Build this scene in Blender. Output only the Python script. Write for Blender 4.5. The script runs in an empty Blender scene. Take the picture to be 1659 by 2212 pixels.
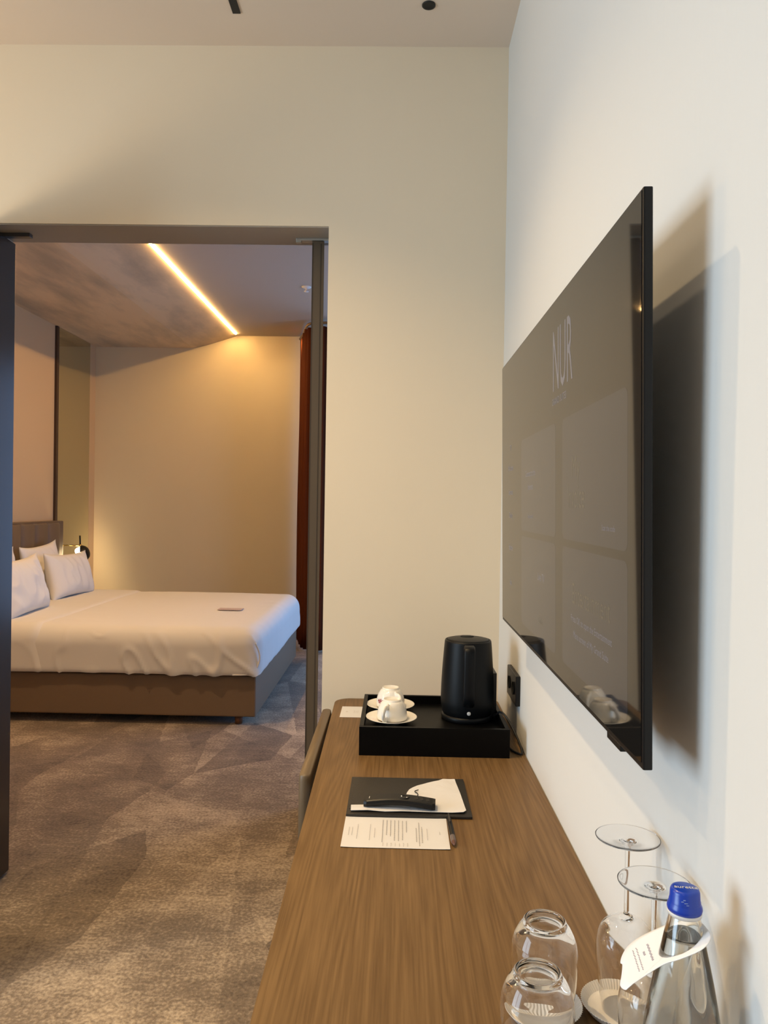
import bpy, bmesh, math, random
from math import radians as R, sin, cos, pi
from mathutils import Vector, Matrix, noise
random.seed(7)
S = bpy.context.scene
C = S.collection
CAMZ = 1.45

# ---------------------------------------------------------------- materials
def new_mat(name):
    m = bpy.data.materials.new(name); m.use_nodes = True
    nt = m.node_tree
    return m, nt, nt.nodes['Principled BSDF']
def simple(name, col, rough=.5, metal=0, spec=.5, bump=0, bscale=200, coat=0, stretch=None, vary=0, vscale=4):
    m, nt, b = new_mat(name)
    b.inputs['Base Color'].default_value = (*col, 1)
    b.inputs['Roughness'].default_value = rough
    b.inputs['Metallic'].default_value = metal
    b.inputs['Specular IOR Level'].default_value = spec
    b.inputs['Coat Weight'].default_value = coat
    tc = nt.nodes.new('ShaderNodeTexCoord'); mp = nt.nodes.new('ShaderNodeMapping')
    nt.links.new(tc.outputs['Object'], mp.inputs['Vector'])
    if stretch: mp.inputs['Scale'].default_value = stretch
    if bump:
        n = nt.nodes.new('ShaderNodeTexNoise'); n.inputs['Scale'].default_value = bscale; n.inputs['Detail'].default_value = 4
        bp = nt.nodes.new('ShaderNodeBump'); bp.inputs['Strength'].default_value = bump; bp.inputs['Distance'].default_value = .002
        nt.links.new(mp.outputs[0], n.inputs['Vector']); nt.links.new(n.outputs[0], bp.inputs['Height'])
        nt.links.new(bp.outputs[0], b.inputs['Normal'])
    if vary:
        n = nt.nodes.new('ShaderNodeTexNoise'); n.inputs['Scale'].default_value = vscale; n.inputs['Detail'].default_value = 5
        nt.links.new(mp.outputs[0], n.inputs['Vector'])
        r = nt.nodes.new('ShaderNodeValToRGB')
        r.color_ramp.elements[0].position = .3; r.color_ramp.elements[1].position = .7
        r.color_ramp.elements[0].color = (*[c*(1-vary) for c in col], 1)
        r.color_ramp.elements[1].color = (*[min(1, c*(1+vary)) for c in col], 1)
        nt.links.new(n.outputs[0], r.inputs[0]); nt.links.new(r.outputs[0], b.inputs['Base Color'])
    return m
def emit(name, col, s):
    m, nt, b = new_mat(name)
    b.inputs['Base Color'].default_value = (*col, 1)
    b.inputs['Emission Color'].default_value = (*col, 1)
    b.inputs['Emission Strength'].default_value = s
    return m
def glass(name, ior=1.5, col=(1, 1, 1), rough=0):
    m, nt, b = new_mat(name)
    b.inputs['Base Color'].default_value = (*col, 1)
    b.inputs['Roughness'].default_value = rough
    b.inputs['IOR'].default_value = ior
    b.inputs['Transmission Weight'].default_value = 1
    return m

WALL = simple('wall_paint', (.735, .73, .70), .75, bump=.12, bscale=90, stretch=(1, 1, .15), spec=.25)
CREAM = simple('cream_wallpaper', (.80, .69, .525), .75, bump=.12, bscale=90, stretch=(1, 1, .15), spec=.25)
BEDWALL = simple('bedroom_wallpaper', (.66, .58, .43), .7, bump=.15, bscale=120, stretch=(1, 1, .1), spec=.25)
CEIL = simple('ceiling_paint', (.76, .66, .56), .85, spec=.2)
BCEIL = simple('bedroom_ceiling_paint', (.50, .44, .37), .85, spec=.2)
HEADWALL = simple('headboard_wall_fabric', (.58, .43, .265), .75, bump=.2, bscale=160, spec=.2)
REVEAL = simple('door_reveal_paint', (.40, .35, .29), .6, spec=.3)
TRIM = simple('dark_brown_trim', (.05, .025, .015), .5)

def canopy_mat():
    m, nt, b = new_mat('canopy_mural_plaster')
    tc = nt.nodes.new('ShaderNodeTexCoord'); mp = nt.nodes.new('ShaderNodeMapping')
    mp.inputs['Scale'].default_value = (1.6, .45, 1)
    n = nt.nodes.new('ShaderNodeTexNoise'); n.inputs['Scale'].default_value = 2.2; n.inputs['Detail'].default_value = 8; n.inputs['Roughness'].default_value = .62
    r = nt.nodes.new('ShaderNodeValToRGB')
    r.color_ramp.elements[0].position = .33; r.color_ramp.elements[0].color = (.38, .32, .245, 1)
    r.color_ramp.elements[1].position = .58; r.color_ramp.elements[1].color = (.64, .51, .36, 1)
    nt.links.new(tc.outputs['Object'], mp.inputs[0]); nt.links.new(mp.outputs[0], n.inputs[0]); nt.links.new(n.outputs[0], r.inputs[0])
    nt.links.new(r.outputs[0], b.inputs['Base Color'])
    b.inputs['Roughness'].default_value = .55
    return m
CANOPY = canopy_mat()

def carpet_mat():
    m, nt, b = new_mat('carpet_shards')
    N = nt.nodes.new; L = nt.links.new
    tc = N('ShaderNodeTexCoord')
    def mp(scale, rot=0, src=None):
        k = N('ShaderNodeMapping'); k.inputs['Scale'].default_value = scale; k.inputs['Rotation'].default_value = (0, 0, rot)
        L(src or tc.outputs['Object'], k.inputs[0]); return k.outputs[0]
    # soft wobble so the shard edges fray
    wn = N('ShaderNodeTexNoise'); wn.inputs['Scale'].default_value = 14; wn.inputs['Detail'].default_value = 3
    L(tc.outputs['Object'], wn.inputs[0])
    add = N('ShaderNodeVectorMath'); add.operation = 'MULTIPLY_ADD'; add.inputs[1].default_value = (.03, .03, 0)
    L(wn.outputs[1], add.inputs[0]); L(tc.outputs['Object'], add.inputs[2])
    def vor(scale, rot, sc):
        v = N('ShaderNodeTexVoronoi'); v.voronoi_dimensions = '2D'; v.inputs['Scale'].default_value = sc
        L(mp(scale, rot, add.outputs[0]), v.inputs['Vector'])
        s = N('ShaderNodeSeparateColor'); L(v.outputs['Color'], s.inputs[0])
        f = N('ShaderNodeMapRange'); f.inputs['From Max'].default_value = .55; L(v.outputs['Distance'], f.inputs[0])
        c0 = N('ShaderNodeMath'); c0.operation = 'SUBTRACT'; L(s.outputs[0], c0.inputs[0]); c0.inputs[1].default_value = .5
        c1 = N('ShaderNodeMath'); c1.operation = 'MULTIPLY'; L(c0.outputs[0], c1.inputs[0]); L(f.outputs[0], c1.inputs[1])
        c2 = N('ShaderNodeMath'); c2.operation = 'ADD'; L(c1.outputs[0], c2.inputs[0]); c2.inputs[1].default_value = .5
        return c2.outputs[0]
    a = vor((1, .38, 1), .5, 3.0); c = vor((1, .33, 1), -.65, 2.4)
    n1 = N('ShaderNodeTexNoise'); n1.inputs['Scale'].default_value = 3.2; n1.inputs['Detail'].default_value = 7; n1.inputs['Roughness'].default_value = .65
    L(mp((1, 1, 1)), n1.inputs[0])
    n2 = N('ShaderNodeTexNoise'); n2.inputs['Scale'].default_value = 85; n2.inputs['Detail'].default_value = 3
    L(tc.outputs['Object'], n2.inputs[0])
    n3 = N('ShaderNodeTexNoise'); n3.inputs['Scale'].default_value = 22; n3.inputs['Detail'].default_value = 5
    L(mp((.5, 1.6, 1)), n3.inputs[0])
    def mul(x, f):
        k = N('ShaderNodeMath'); k.operation = 'MULTIPLY'; L(x, k.inputs[0]); k.inputs[1].default_value = f; return k.outputs[0]
    def sm(x, y):
        k = N('ShaderNodeMath'); k.operation = 'ADD'; L(x, k.inputs[0]); L(y, k.inputs[1]); return k.outputs[0]
    tot = sm(sm(sm(mul(a, .26), mul(c, .22)), sm(mul(n1.outputs[0], .70), mul(n2.outputs[0], .60))), mul(n3.outputs[0], .26))
    r = N('ShaderNodeValToRGB'); e = r.color_ramp.elements
    e[0].position = .47; e[0].color = (.088, .063, .042, 1)
    e[1].position = .83; e[1].color = (.56, .445, .315, 1)
    k = e.new(.655); k.color = (.225, .170, .118, 1)
    tot = mul(tot, .64); L(tot, r.inputs[0]); L(r.outputs[0], b.inputs['Base Color'])
    b.inputs['Roughness'].default_value = .95; b.inputs['Specular IOR Level'].default_value = .1
    b.inputs['Sheen Weight'].default_value = .15
    bp = N('ShaderNodeBump'); bp.inputs['Strength'].default_value = .6; bp.inputs['Distance'].default_value = .006
    L(n2.outputs[0], bp.inputs['Height']); L(bp.outputs[0], b.inputs['Normal'])
    return m
CARPET = carpet_mat()

def oak_mat():
    m, nt, b = new_mat('oak_veneer')
    N = nt.nodes.new; L = nt.links.new
    tc = N('ShaderNodeTexCoord')
    mp = N('ShaderNodeMapping'); mp.inputs['Scale'].default_value = (13, .6, 13); L(tc.outputs['Object'], mp.inputs[0])
    base = N('ShaderNodeTexNoise'); base.inputs['Scale'].default_value = 1.0; base.inputs['Detail'].default_value = 1.5; L(mp.outputs[0], base.inputs[0])
    m1 = N('ShaderNodeMath'); m1.operation = 'MULTIPLY'; m1.inputs[1].default_value = 95; L(base.outputs[0], m1.inputs[0])
    sn = N('ShaderNodeMath'); sn.operation = 'SINE'; L(m1.outputs[0], sn.inputs[0])
    mr = N('ShaderNodeMapRange'); mr.inputs['From Min'].default_value = -1; L(sn.outputs[0], mr.inputs[0])
    mp2 = N('ShaderNodeMapping'); mp2.inputs['Scale'].default_value = (330, 7, 330); L(tc.outputs['Object'], mp2.inputs[0])
    fine = N('ShaderNodeTexNoise'); fine.inputs['Scale'].default_value = 1; fine.inputs['Detail'].default_value = 4; L(mp2.outputs[0], fine.inputs[0])
    mx = N('ShaderNodeMath'); mx.operation = 'MULTIPLY'; mx.inputs[1].default_value = .22; L(mr.outputs[0], mx.inputs[0])
    ad = N('ShaderNodeMath'); ad.operation = 'MULTIPLY_ADD'; ad.inputs[1].default_value = .9; L(fine.outputs[0], ad.inputs[0]); L(mx.outputs[0], ad.inputs[2])
    r = N('ShaderNodeValToRGB'); e = r.color_ramp.elements
    e[0].position = .25; e[0].color = (.112, .061, .022, 1); e[1].position = .95; e[1].color = (.222, .131, .054, 1)
    L(ad.outputs[0], r.inputs[0]); L(r.outputs[0], b.inputs['Base Color'])
    b.inputs['Roughness'].default_value = .45; b.inputs['Specular IOR Level'].default_value = .25
    bp = N('ShaderNodeBump'); bp.inputs['Strength'].default_value = .12; bp.inputs['Distance'].default_value = .001
    L(fine.outputs[0], bp.inputs['Height']); L(bp.outputs[0], b.inputs['Normal'])
    return m
OAK = oak_mat()

BLACK = simple('matt_black_plastic', (.006, .006, .0065), .4, spec=.3)
BLACKSAT = simple('satin_black_kettle', (.004, .005, .0065), .42, spec=.2)
BLACKWOOD = simple('black_lacquer_tray', (.0018, .0018, .0018), .4, spec=.13, bump=.05)
LEATHER = simple('black_leatherette', (.016, .014, .012), .45, bump=.4, bscale=500)
RUBBER = simple('black_rubber', (.01, .01, .01), .6)
BRLEATHER = simple('bronze_brown_leather', (.15, .105, .06), .42, bump=.3, bscale=350)
BEDFABRIC = simple('bed_base_upholstery', (.19, .125, .075), .6, bump=.3, bscale=300)
HEADFAB = simple('headboard_leather', (.12, .085, .06), .5, bump=.2, bscale=300)
LINEN = simple('white_cotton', (.73, .705, .67), .8, spec=.2, bump=.08, bscale=300)
TAGPAPER = simple('bright_white_card', (.84, .85, .88), .7, spec=.3)
PAPER = simple('white_paper', (.68, .68, .69), .7, spec=.3)
PINKPAPER = simple('pinkish_card', (.50, .40, .38), .6)
INK = simple('grey_print', (.42, .40, .385), .8)
LIGHTINK = simple('pale_print', (.58, .555, .535), .8)
REDINK = simple('maroon_print', (.30, .07, .08), .5)
PORCELAIN = simple('white_porcelain', (.84, .82, .77), .16, spec=.5, coat=.4)
COASTER = simple('white_ribbed_paperboard', (.80, .77, .72), .7)
CURTAIN = simple('rust_brown_velvet', (.085, .022, .008), .85, spec=.1)
DOORMAT = simple('dark_bronze_door', (.03, .02, .014), .24, spec=.42)
LEAFEDGE = simple('bronze_door_edge', (.10, .075, .05), .45)
LEAFGROOVE = simple('door_edge_groove', (.045, .032, .022), .6)
ALU = simple('brushed_aluminium', (.5, .5, .47), .4, metal=.8)
GREYMETAL = simple('dark_grey_metal', (.09, .08, .075), .4, metal=.7)
BRASS = simple('brass', (.55, .38, .14), .3, metal=1)
MIRROR = simple('tinted_mirror', (.62, .60, .46), .04, metal=1)
WOODLEG = simple('brown_wood_leg', (.16, .07, .03), .5)
WHITEPL = simple('white_plastic', (.75, .74, .72), .4)
BLUECAP = simple('blue_cap_plastic', (.005, .045, .42), .28, spec=.6)
GLASS = glass('clear_glass', 1.45)
BGLASS = glass('bottle_glass', 1.5, (.97, .985, .975))
WATER = glass('water', 1.33)
SCREEN = simple('glossy_tv_screen', (.012, .011, .010), .035, spec=.36)
LED = emit('led_strip_glow', (1, .58, .20), 160)
BULB = emit('bulb_glow', (1, .78, .45), 60)
DOT = emit('white_indicator', (.9, .92, 1), .7)
def screen_mat(name, col, s):
    m, nt, b = new_mat(name)
    b.inputs['Base Color'].default_value = (.012, .011, .010, 1); b.inputs['Roughness'].default_value = .035
    b.inputs['Specular IOR Level'].default_value = .36
    b.inputs['Emission Color'].default_value = (*col, 1); b.inputs['Emission Strength'].default_value = s
    return m
TILE = screen_mat('screen_tile_glow', (.72, .78, 1), .020)
TXT = screen_mat('screen_text_glow', (.8, .8, 1), .12)
TXTG = screen_mat('screen_gold_text_glow', (.9, .8, .55), .05)

# ---------------------------------------------------------------- mesh helpers
def link(name, bm, mat, parent=None, smooth=False, loc=None):
    me = bpy.data.meshes.new(name); bm.normal_update(); bm.to_mesh(me); bm.free()
    if smooth:
        for p in me.polygons: p.use_smooth = True
    o = bpy.data.objects.new(name, me); C.objects.link(o)
    for m_ in (mat if isinstance(mat, (list, tuple)) else [mat]): me.materials.append(m_)
    if parent: o.parent = parent
    if loc: o.location = loc
    return o
def tag(o, label, cat, group=None):
    o['label'] = label; o['category'] = cat
    if group: o['group'] = group
    return o
def thing(name, label, cat, loc=(0, 0, 0), rotz=0, group=None):
    o = bpy.data.objects.new(name, None); C.objects.link(o); o.empty_display_size = .05
    o.location = loc; o.rotation_euler = (0, 0, rotz)
    return tag(o, label, cat, group)
def struct(name, bm, mat, parent=None, smooth=False):
    o = link(name, bm, mat, parent, smooth)
    if not parent: o['kind'] = 'structure'
    return o
def box(bm, x0, x1, y0, y1, z0, z1, bev=0, seg=2):
    r = bmesh.ops.create_cube(bm, size=1)
    vs = r['verts']
    for v in vs:
        v.co = Vector(((x0+x1)/2 + v.co.x*(x1-x0), (y0+y1)/2 + v.co.y*(y1-y0), (z0+z1)/2 + v.co.z*(z1-z0)))
    if bev:
        es = list({e for v in vs for e in v.link_edges})
        bmesh.ops.bevel(bm, geom=es, offset=bev, segments=seg, affect='EDGES', profile=.6)
    return vs
def B(*a, **k):
    bm = bmesh.new(); box(bm, *a, **k); return bm
def lathe(bm, prof, seg=64, c=(0, 0, 0), axis=None):
    """prof: list of (r,z); r==0 makes a pole"""
    rings = []
    for r, z in prof:
        if r < 1e-6: rings.append([bm.verts.new((c[0], c[1], c[2]+z))])
        else: rings.append([bm.verts.new((c[0]+r*cos(2*pi*i/seg), c[1]+r*sin(2*pi*i/seg), c[2]+z)) for i in range(seg)])
    for a, b in zip(rings, rings[1:]):
        for i in range(seg):
            j = (i+1) % seg
            if len(a) == 1 and len(b) == 1: continue
            if len(a) == 1: bm.faces.new((a[0], b[j], b[i]))
            elif len(b) == 1: bm.faces.new((a[i], a[j], b[0]))
            else: bm.faces.new((a[i], a[j], b[j], b[i]))
    return bm
def LA(prof, seg=64, c=(0, 0, 0)):
    bm = lathe(bmesh.new(), prof, seg, c); return bm
def catmull(pts, n=8):
    out = []
    P = [pts[0]] + list(pts) + [pts[-1]]
    for i in range(1, len(P)-2):
        p0, p1, p2, p3 = [Vector(P[k]) for k in (i-1, i, i+1, i+2)]
        for k in range(n):
            t = k/n
            out.append(.5*((2*p1)+(-p0+p2)*t+(2*p0-5*p1+4*p2-p3)*t*t+(-p0+3*p1-3*p2+p3)*t**3))
    out.append(Vector(pts[-1])); return out
def smoothprof(pts, n=6):
    return [(max(0, v.x), v.y) for v in catmull([(p[0], p[1], 0) for p in pts], n)]
def tube(bm, pts, rad, seg=12, cap=True, flat=1.0):
    """sweep a circle (or flattened) along points; rad number or list"""
    pts = [Vector(p) for p in pts]; n = len(pts)
    rads = rad if isinstance(rad, (list, tuple)) else [rad]*n
    up = None; rings = []
    for i, p in enumerate(pts):
        d = (pts[min(i+1, n-1)]-pts[max(i-1, 0)]).normalized()
        if up is None:
            a = Vector((0, 0, 1)) if abs(d.z) < .9 else Vector((1, 0, 0))
            up = (a - d*a.dot(d)).normalized()
        else: up = (up - d*up.dot(d)).normalized()
        s = d.cross(up)
        rings.append([bm.verts.new(p + rads[i]*(cos(2*pi*k/seg)*s + flat*sin(2*pi*k/seg)*up)) for k in range(seg)])
    for a, b in zip(rings, rings[1:]):
        for k in range(seg):
            bm.faces.new((a[k], a[(k+1) % seg], b[(k+1) % seg], b[k]))
    if cap:
        bm.faces.new(rings[0][::-1]); bm.faces.new(rings[-1])
    return bm
def T(*a, **k): return tube(bmesh.new(), *a, **k)
def prism(bm, poly, z0, z1, plane='xy'):
    """extrude polygon (2d list) between two levels of the third axis"""
    def P(a, b, c):
        return {'xy': (a, b, c), 'xz': (a, c, b), 'yz': (c, a, b)}[plane]
    lo = [bm.verts.new(P(a, b, z0)) for a, b in poly]; hi = [bm.verts.new(P(a, b, z1)) for a, b in poly]
    n = len(poly)
    bm.faces.new(lo[::-1]); bm.faces.new(hi)
    for i in range(n): bm.faces.new((lo[i], lo[(i+1) % n], hi[(i+1) % n], hi[i]))
    bmesh.ops.recalc_face_normals(bm, faces=bm.faces)
    return bm
def rrect(x0, x1, y0, y1, r, n=6):
    out = []
    for cx, cy, a0 in ((x1-r, y1-r, 0), (x0+r, y1-r, pi/2), (x0+r, y0+r, pi), (x1-r, y0+r, 1.5*pi)):
        for k in range(n+1):
            a = a0 + k/n*pi/2; out.append((cx+r*cos(a), cy+r*sin(a)))
    return out
def text(name, s, size, mat, parent, M, ext=.0002, align='CENTER', sx=1.0):
    cu = bpy.data.curves.new(name, 'FONT'); cu.body = s; cu.size = size; cu.extrude = ext
    cu.align_x = align; cu.align_y = 'CENTER'; cu.resolution_u = 2
    t = bpy.data.objects.new(name, cu); C.objects.link(t)
    dg = bpy.context.evaluated_depsgraph_get(); me = bpy.data.meshes.new_from_object(t.evaluated_get(dg))
    bpy.data.objects.remove(t); bpy.data.curves.remove(cu)
    me.transform(M @ Matrix.Diagonal((sx, 1, 1, 1)))
    me.materials.clear(); me.materials.append(mat)
    o = bpy.data.objects.new(name, me); C.objects.link(o)
    if parent: o.parent = parent
    return o
def frame(o, x, y):
    """matrix with given origin and x / y axis"""
    x = Vector(x).normalized(); y = Vector(y); y = (y - x*y.dot(x)).normalized(); z = x.cross(y)
    M = Matrix.Identity(4)
    for i in range(3): M[i][0] = x[i]; M[i][1] = y[i]; M[i][2] = z[i]; M[i][3] = o[i]
    return M
def light(kind, name, loc, power, col, rot=(0, 0, 0), **k):
    l = bpy.data.lights.new(name, kind); l.energy = power; l.color = col
    for a, b in k.items(): setattr(l, a, b)
    o = bpy.data.objects.new(name, l); C.objects.link(o); o.location = loc; o.rotation_euler = rot
    return o

# ---------------------------------------------------------------- setting
XR, XL = .375, -3.3            # sitting room
YB = 2.75; YP = 2.94          # partition faces
HC = 3.09; HB = 3.24
BX0, BX1, BY = -3.27, 1.6, 8.2
struct('floor', B(-3.9, 2.1, -3.2, 8.4, -.1, 0), CARPET)
struct('ceiling', B(-3.9, .57, -3.2, YB, HC, HC+.1), CEIL)
struct('wall_right', B(XR, XR+.12, -3.1, YB, 0, HC), WALL)
# left wall with the window opening
WY0, WY1, WZ0, WZ1 = -.75, 1.15, .40, 2.45
bm = bmesh.new()
box(bm, XL-.45, XL, -3.1, WY0, 0, HC); box(bm, XL-.45, XL, WY1, YB, 0, HC)
box(bm, XL-.45, XL, WY0, WY1, 0, WZ0); box(bm, XL-.45, XL, WY0, WY1, WZ1, HC)
struct('wall_left', bm, WALL)
struct('wall_rear', B(-3.45, .49, -3.2, -3.1, 0, HC), WALL)
# partition with the wide doorway
DX0, DX1, DZ = -1.50, -.260, 2.447
bm = bmesh.new()
box(bm, -3.42, DX0, YB, YP, 0, 3.3); box(bm, DX1, 1.75, YB, YP, 0, 3.3); box(bm, DX0, DX1, YB, YP, DZ, 3.3)
struct('wall_middle', bm, CREAM)
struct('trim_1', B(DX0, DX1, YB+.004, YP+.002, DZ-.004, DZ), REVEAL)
# bedroom
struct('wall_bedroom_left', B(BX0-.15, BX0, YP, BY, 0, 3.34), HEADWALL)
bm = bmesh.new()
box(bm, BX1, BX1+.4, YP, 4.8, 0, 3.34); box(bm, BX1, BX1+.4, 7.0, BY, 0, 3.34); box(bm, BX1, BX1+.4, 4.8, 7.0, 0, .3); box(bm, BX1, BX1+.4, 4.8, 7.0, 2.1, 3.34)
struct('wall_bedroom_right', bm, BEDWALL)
BWX0, BWX1, BWZ0, BWZ1 = -.62, 1.45, .12, 2.95
bm = bmesh.new()
box(bm, BX0-.15, BWX0, BY, BY+.15, 0, 3.34); box(bm, BWX1, BX1+.15, BY, BY+.15, 0, 3.34)
box(bm, BWX0, BWX1, BY, BY+.15, 0, BWZ0); box(bm, BWX0, BWX1, BY, BY+.15, BWZ1, 3.34)
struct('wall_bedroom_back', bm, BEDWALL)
struct('baseboard_back', B(BX0, BWX0, BY-.015, BY, 0, .09), TRIM)
struct('ceiling_bedroom', B(BX0-.15, BX1+.4, YP, BY+.15, HB, HB+.1), BCEIL)
# window frames (seen only from other positions)
def window(name, axis, a0, a1, z0, z1, w):
    bm = bmesh.new()
    def bar(p0, p1, q0, q1):
        if axis == 'x': box(bm, p0, p1, w-.03, w+.03, q0, q1)
        else: box(bm, w-.03, w+.03, p0, p1, q0, q1)
    bar(a0, a0+.05, z0, z1); bar(a1-.05, a1, z0, z1); bar(a0, a1, z0, z0+.05); bar(a0, a1, z1-.05, z1)
    m = (a0+a1)/2; bar(m-.03, m+.03, z0, z1)
    return struct(name, bm, GREYMETAL)
window('window_1', 'y', WY0, WY1, WZ0, WZ1, XL-.35)
window('window_added', 'y', 4.8, 7.0, .3, 2.1, BX1+.32)  # added side window, an opening for the blue light on the bed foot
window('window_2', 'x', BWX0, BWX1, BWZ0, BWZ1, BY+.08)
# dropped canopy over the bed with its curled-up edge
prof = [(BX0, 3.103), (-2.45, 3.103)]
for k in range(1, 13):
    t = k/12; x = -2.45 + t*.70
    prof.append((x, 3.103 + .132*(max(0, (t-.35)/.65))**1.15 if t > .35 else 3.103))
prof += [(-1.75, HB), (BX0, HB)]
bm = prism(bmesh.new(), prof, YP, BY, 'xz')
struct('ceiling_canopy', bm, CANOPY)
led = tag(link('led_strip', B(-1.745, -1.731, YP+.02, BY-.10, HB-.008, HB-.0005), LED), 'long glowing warm strip along the canopy edge on the bedroom ceiling', 'light strip')

# door leaves
t = thing('door_1', 'x', 'door', (-1.482, 2.925, 0))
del t['label'], t['category']; t['kind'] = 'structure'
link('door_leaf', B(-.045, 0, -.85, 0, .012, 2.43, bev=.002), DOORMAT, t)
t = thing('door_2', 'x', 'door', (-.308, 2.855, 0), math.atan2(.308, 2.855))
del t['label'], t['category']; t['kind'] = 'structure'
bm = bmesh.new(); box(bm, -.0225, .0225, 0, .8, .012, 2.43, bev=.0015)
link('door_leaf', bm, LEAFEDGE, t)
link('door_seal', B(.0085, .0125, -.0012, .4, .02, 2.42), LEAFGROOVE, t)
link('door_seal', B(-.0225, -.0180, -.0012, .4, .02, 2.42), LEAFGROOVE, t)
bm = bmesh.new(); box(bm, -.393, -.268, 2.858, 2.888, DZ-.014, DZ-.004, bev=.002); box(bm, -.393, -.373, 2.862, 2.884, DZ-.020, DZ-.013, bev=.001)
tag(link('pivot_plate', bm, ALU), 'pale metal pivot plate above the narrow door edge', 'pivot plate')
tag(link('door_closer_rail', B(-1.5, -1.385, 2.835, 2.862, DZ-.018, DZ-.004, bev=.002), GREYMETAL), 'dark metal closer rail above the dark door on the left', 'closer rail')

# ---------------------------------------------------------------- ceiling fittings
t = thing('track_light', 'thin black linear slot light in the ceiling', 'ceiling light', (-.562, 0, HC))
bm = bmesh.new(); box(bm, -.013, .013, -2.0, 2.565, -.004, -.0005)
link('track_channel', bm, RUBBER, t)
t = thing('recessed_downlight', 'small round black downlight in the ceiling', 'ceiling light', (.079, 2.52, HC))
link('trim_ring', LA([(.022, -.0005), (.022, -.004), (.017, -.005), (.013, -.0015), (0, -.001)], 40), RUBBER, t, True)
t = thing('ceiling_sprinkler', 'small pale sprinkler on the bedroom ceiling beside the door edge', 'sprinkler', (-.775, 6.32, HB))
link('escutcheon', LA([(0.04, 0), (.038, -.006), (.016, -.012), (0, -.012)], 32), WHITEPL, t, True)
link('deflector', LA([(.008, -.012), (.008, -.035), (.020, -.037), (.020, -.040), (0, -.040)], 24), WHITEPL, t, True)

# ---------------------------------------------------------------- curtain
def curtain():
    pts = catmull([(-1.045, 8.12, 0), (-1.0, 7.95, 0), (-.93, 7.62, 0), (-.87, 7.46, 0), (-.74, 7.42, 0), (-.65, 7.44, 0)], 24)
    bm = bmesh.new(); zs = [.02+k*(HB-.09)/14 for k in range(15)]
    rows = []; L = 0; prev = pts[0]; arr = []
    for i, p in enumerate(pts):
        L += (p-prev).length; prev = p
        d = (pts[min(i+1, len(pts)-1)]-pts[max(0, i-1)]).normalized(); n = Vector((-d.y, d.x, 0))
        arr.append((p, n, L))
    for z in zs:
        rows.append([bm.verts.new((*(p+n*(.020*sin(L*2*pi/.085)+.006*sin(L*40+z*2)))[:2], z)) for p, n, L in arr])
    for a, b in zip(rows, rows[1:]):
        for i in range(len(a)-1): bm.faces.new((a[i], a[i+1], b[i+1], b[i]))
    return bm
t = thing('curtain', 'rust brown floor-length curtain at the bedroom window', 'curtain', (0, 0, 0))
o = link('curtain_panel', curtain(), CURTAIN, t, True)
md = o.modifiers.new('s', 'SOLIDIFY'); md.thickness = .006
link('curtain_rail', T(catmull([(-1.06, 8.16, HB-.035), (-1.0, 7.95, HB-.035), (-.93, 7.62, HB-.035), (-.87, 7.46, HB-.035), (-.74, 7.42, HB-.035), (-.62, 7.42, HB-.035)], 6), .014, seg=8), BRLEATHER, t)

# ---------------------------------------------------------------- mirror panel and lamp
t = thing('mirror_panel', 'tall tinted mirror panel on the headboard wall beside the bed', 'mirror', (BX0, 7.262, 0))
link('mirror_glass', B(.001, .012, 0, .76, .0, 3.10), MIRROR, t)
link('mirror_frame', B(0, .022, -.045, 0, .0, 3.10), TRIM, t)
LX, LY, LZ = -3.115, 7.56, .945
t = thing('wall_lamp', 'black dome bedside lamp with glowing globe and brass joint behind the pillows', 'lamp', (LX, LY, LZ))
bm = LA(smoothprof([(0, .030), (.03, .026), (.058, .012), (.078, -.018), (.080, -.026), (.074, -.018), (.055, .006), (.028, .019), (0, .023)], 4), 40)
bmesh.ops.rotate(bm, verts=bm.verts, cent=(0, 0, 0), matrix=Matrix.Rotation(R(72), 3, 'Y'))
bmesh.ops.translate(bm, verts=bm.verts, vec=(.026, 0, -.016))
link('lamp_shade', bm, BLACK, t, True)
bm = bmesh.new(); bmesh.ops.create_uvsphere(bm, u_segments=24, v_segments=16, radius=.034); bmesh.ops.translate(bm, verts=bm.verts, vec=(-.045, -.01, -.005))
link('bulb_globe', bm, BULB, t, True)
bm = bmesh.new(); bmesh.ops.create_uvsphere(bm, u_segments=20, v_segments=12, radius=.017); bmesh.ops.translate(bm, verts=bm.verts, vec=(-.028, -.01, .048))
link('brass_joint', bm, BRASS, t, True)
link('lamp_stem', T([(-.03, -.01, .055), (-.034, -.01, .15)], .008), BLACK, t, True)
link('wall_arm', T([(-.03, -.01, .05), (-.135, -.01, .05)], .006), BRASS, t, True)
light('POINT', 'bedside_lamp_light', (LX+.0, LY-.015, LZ-.03), 13, (1, .70, .34), shadow_soft_size=.03)

# ---------------------------------------------------------------- bed
BFX = -.895   # foot face of the base
BY0, BY1 = 4.925, 6.93
bed = thing('bed', 'low king-size bed with brown upholstered base and channelled headboard', 'bed', (-2.1, 6.14, 0))
def wl(bm, o=(-2.1, 6.14, 0)):
    bmesh.ops.translate(bm, verts=bm.verts, vec=(-o[0], -o[1], -o[2])); return bm
link('bed_base', wl(B(-3.12, BFX, BY0, BY1, .058, .325, bev=.012, seg=3)), BEDFABRIC, bed)
for x in (-1.015, -2.95):
    for y in (BY0+.06, BY1-.12):
        link('leg', wl(LA([(0, 0), (.024, 0), (.028, .058), (0, .058)], 20, (x, y, 0))), WOODLEG, bed, True)
link('mattress', wl(B(-3.10, BFX-.03, BY0+.03, BY1-.03, .325, .58, bev=.05, seg=4)), LINEN, bed)
hb = link('headboard', wl(B(-3.262, -3.16, 4.6, 7.20, .1, 1.25, bev=.012, seg=3)), HEADFAB, bed)
k = 0
y = 7.075
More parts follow.
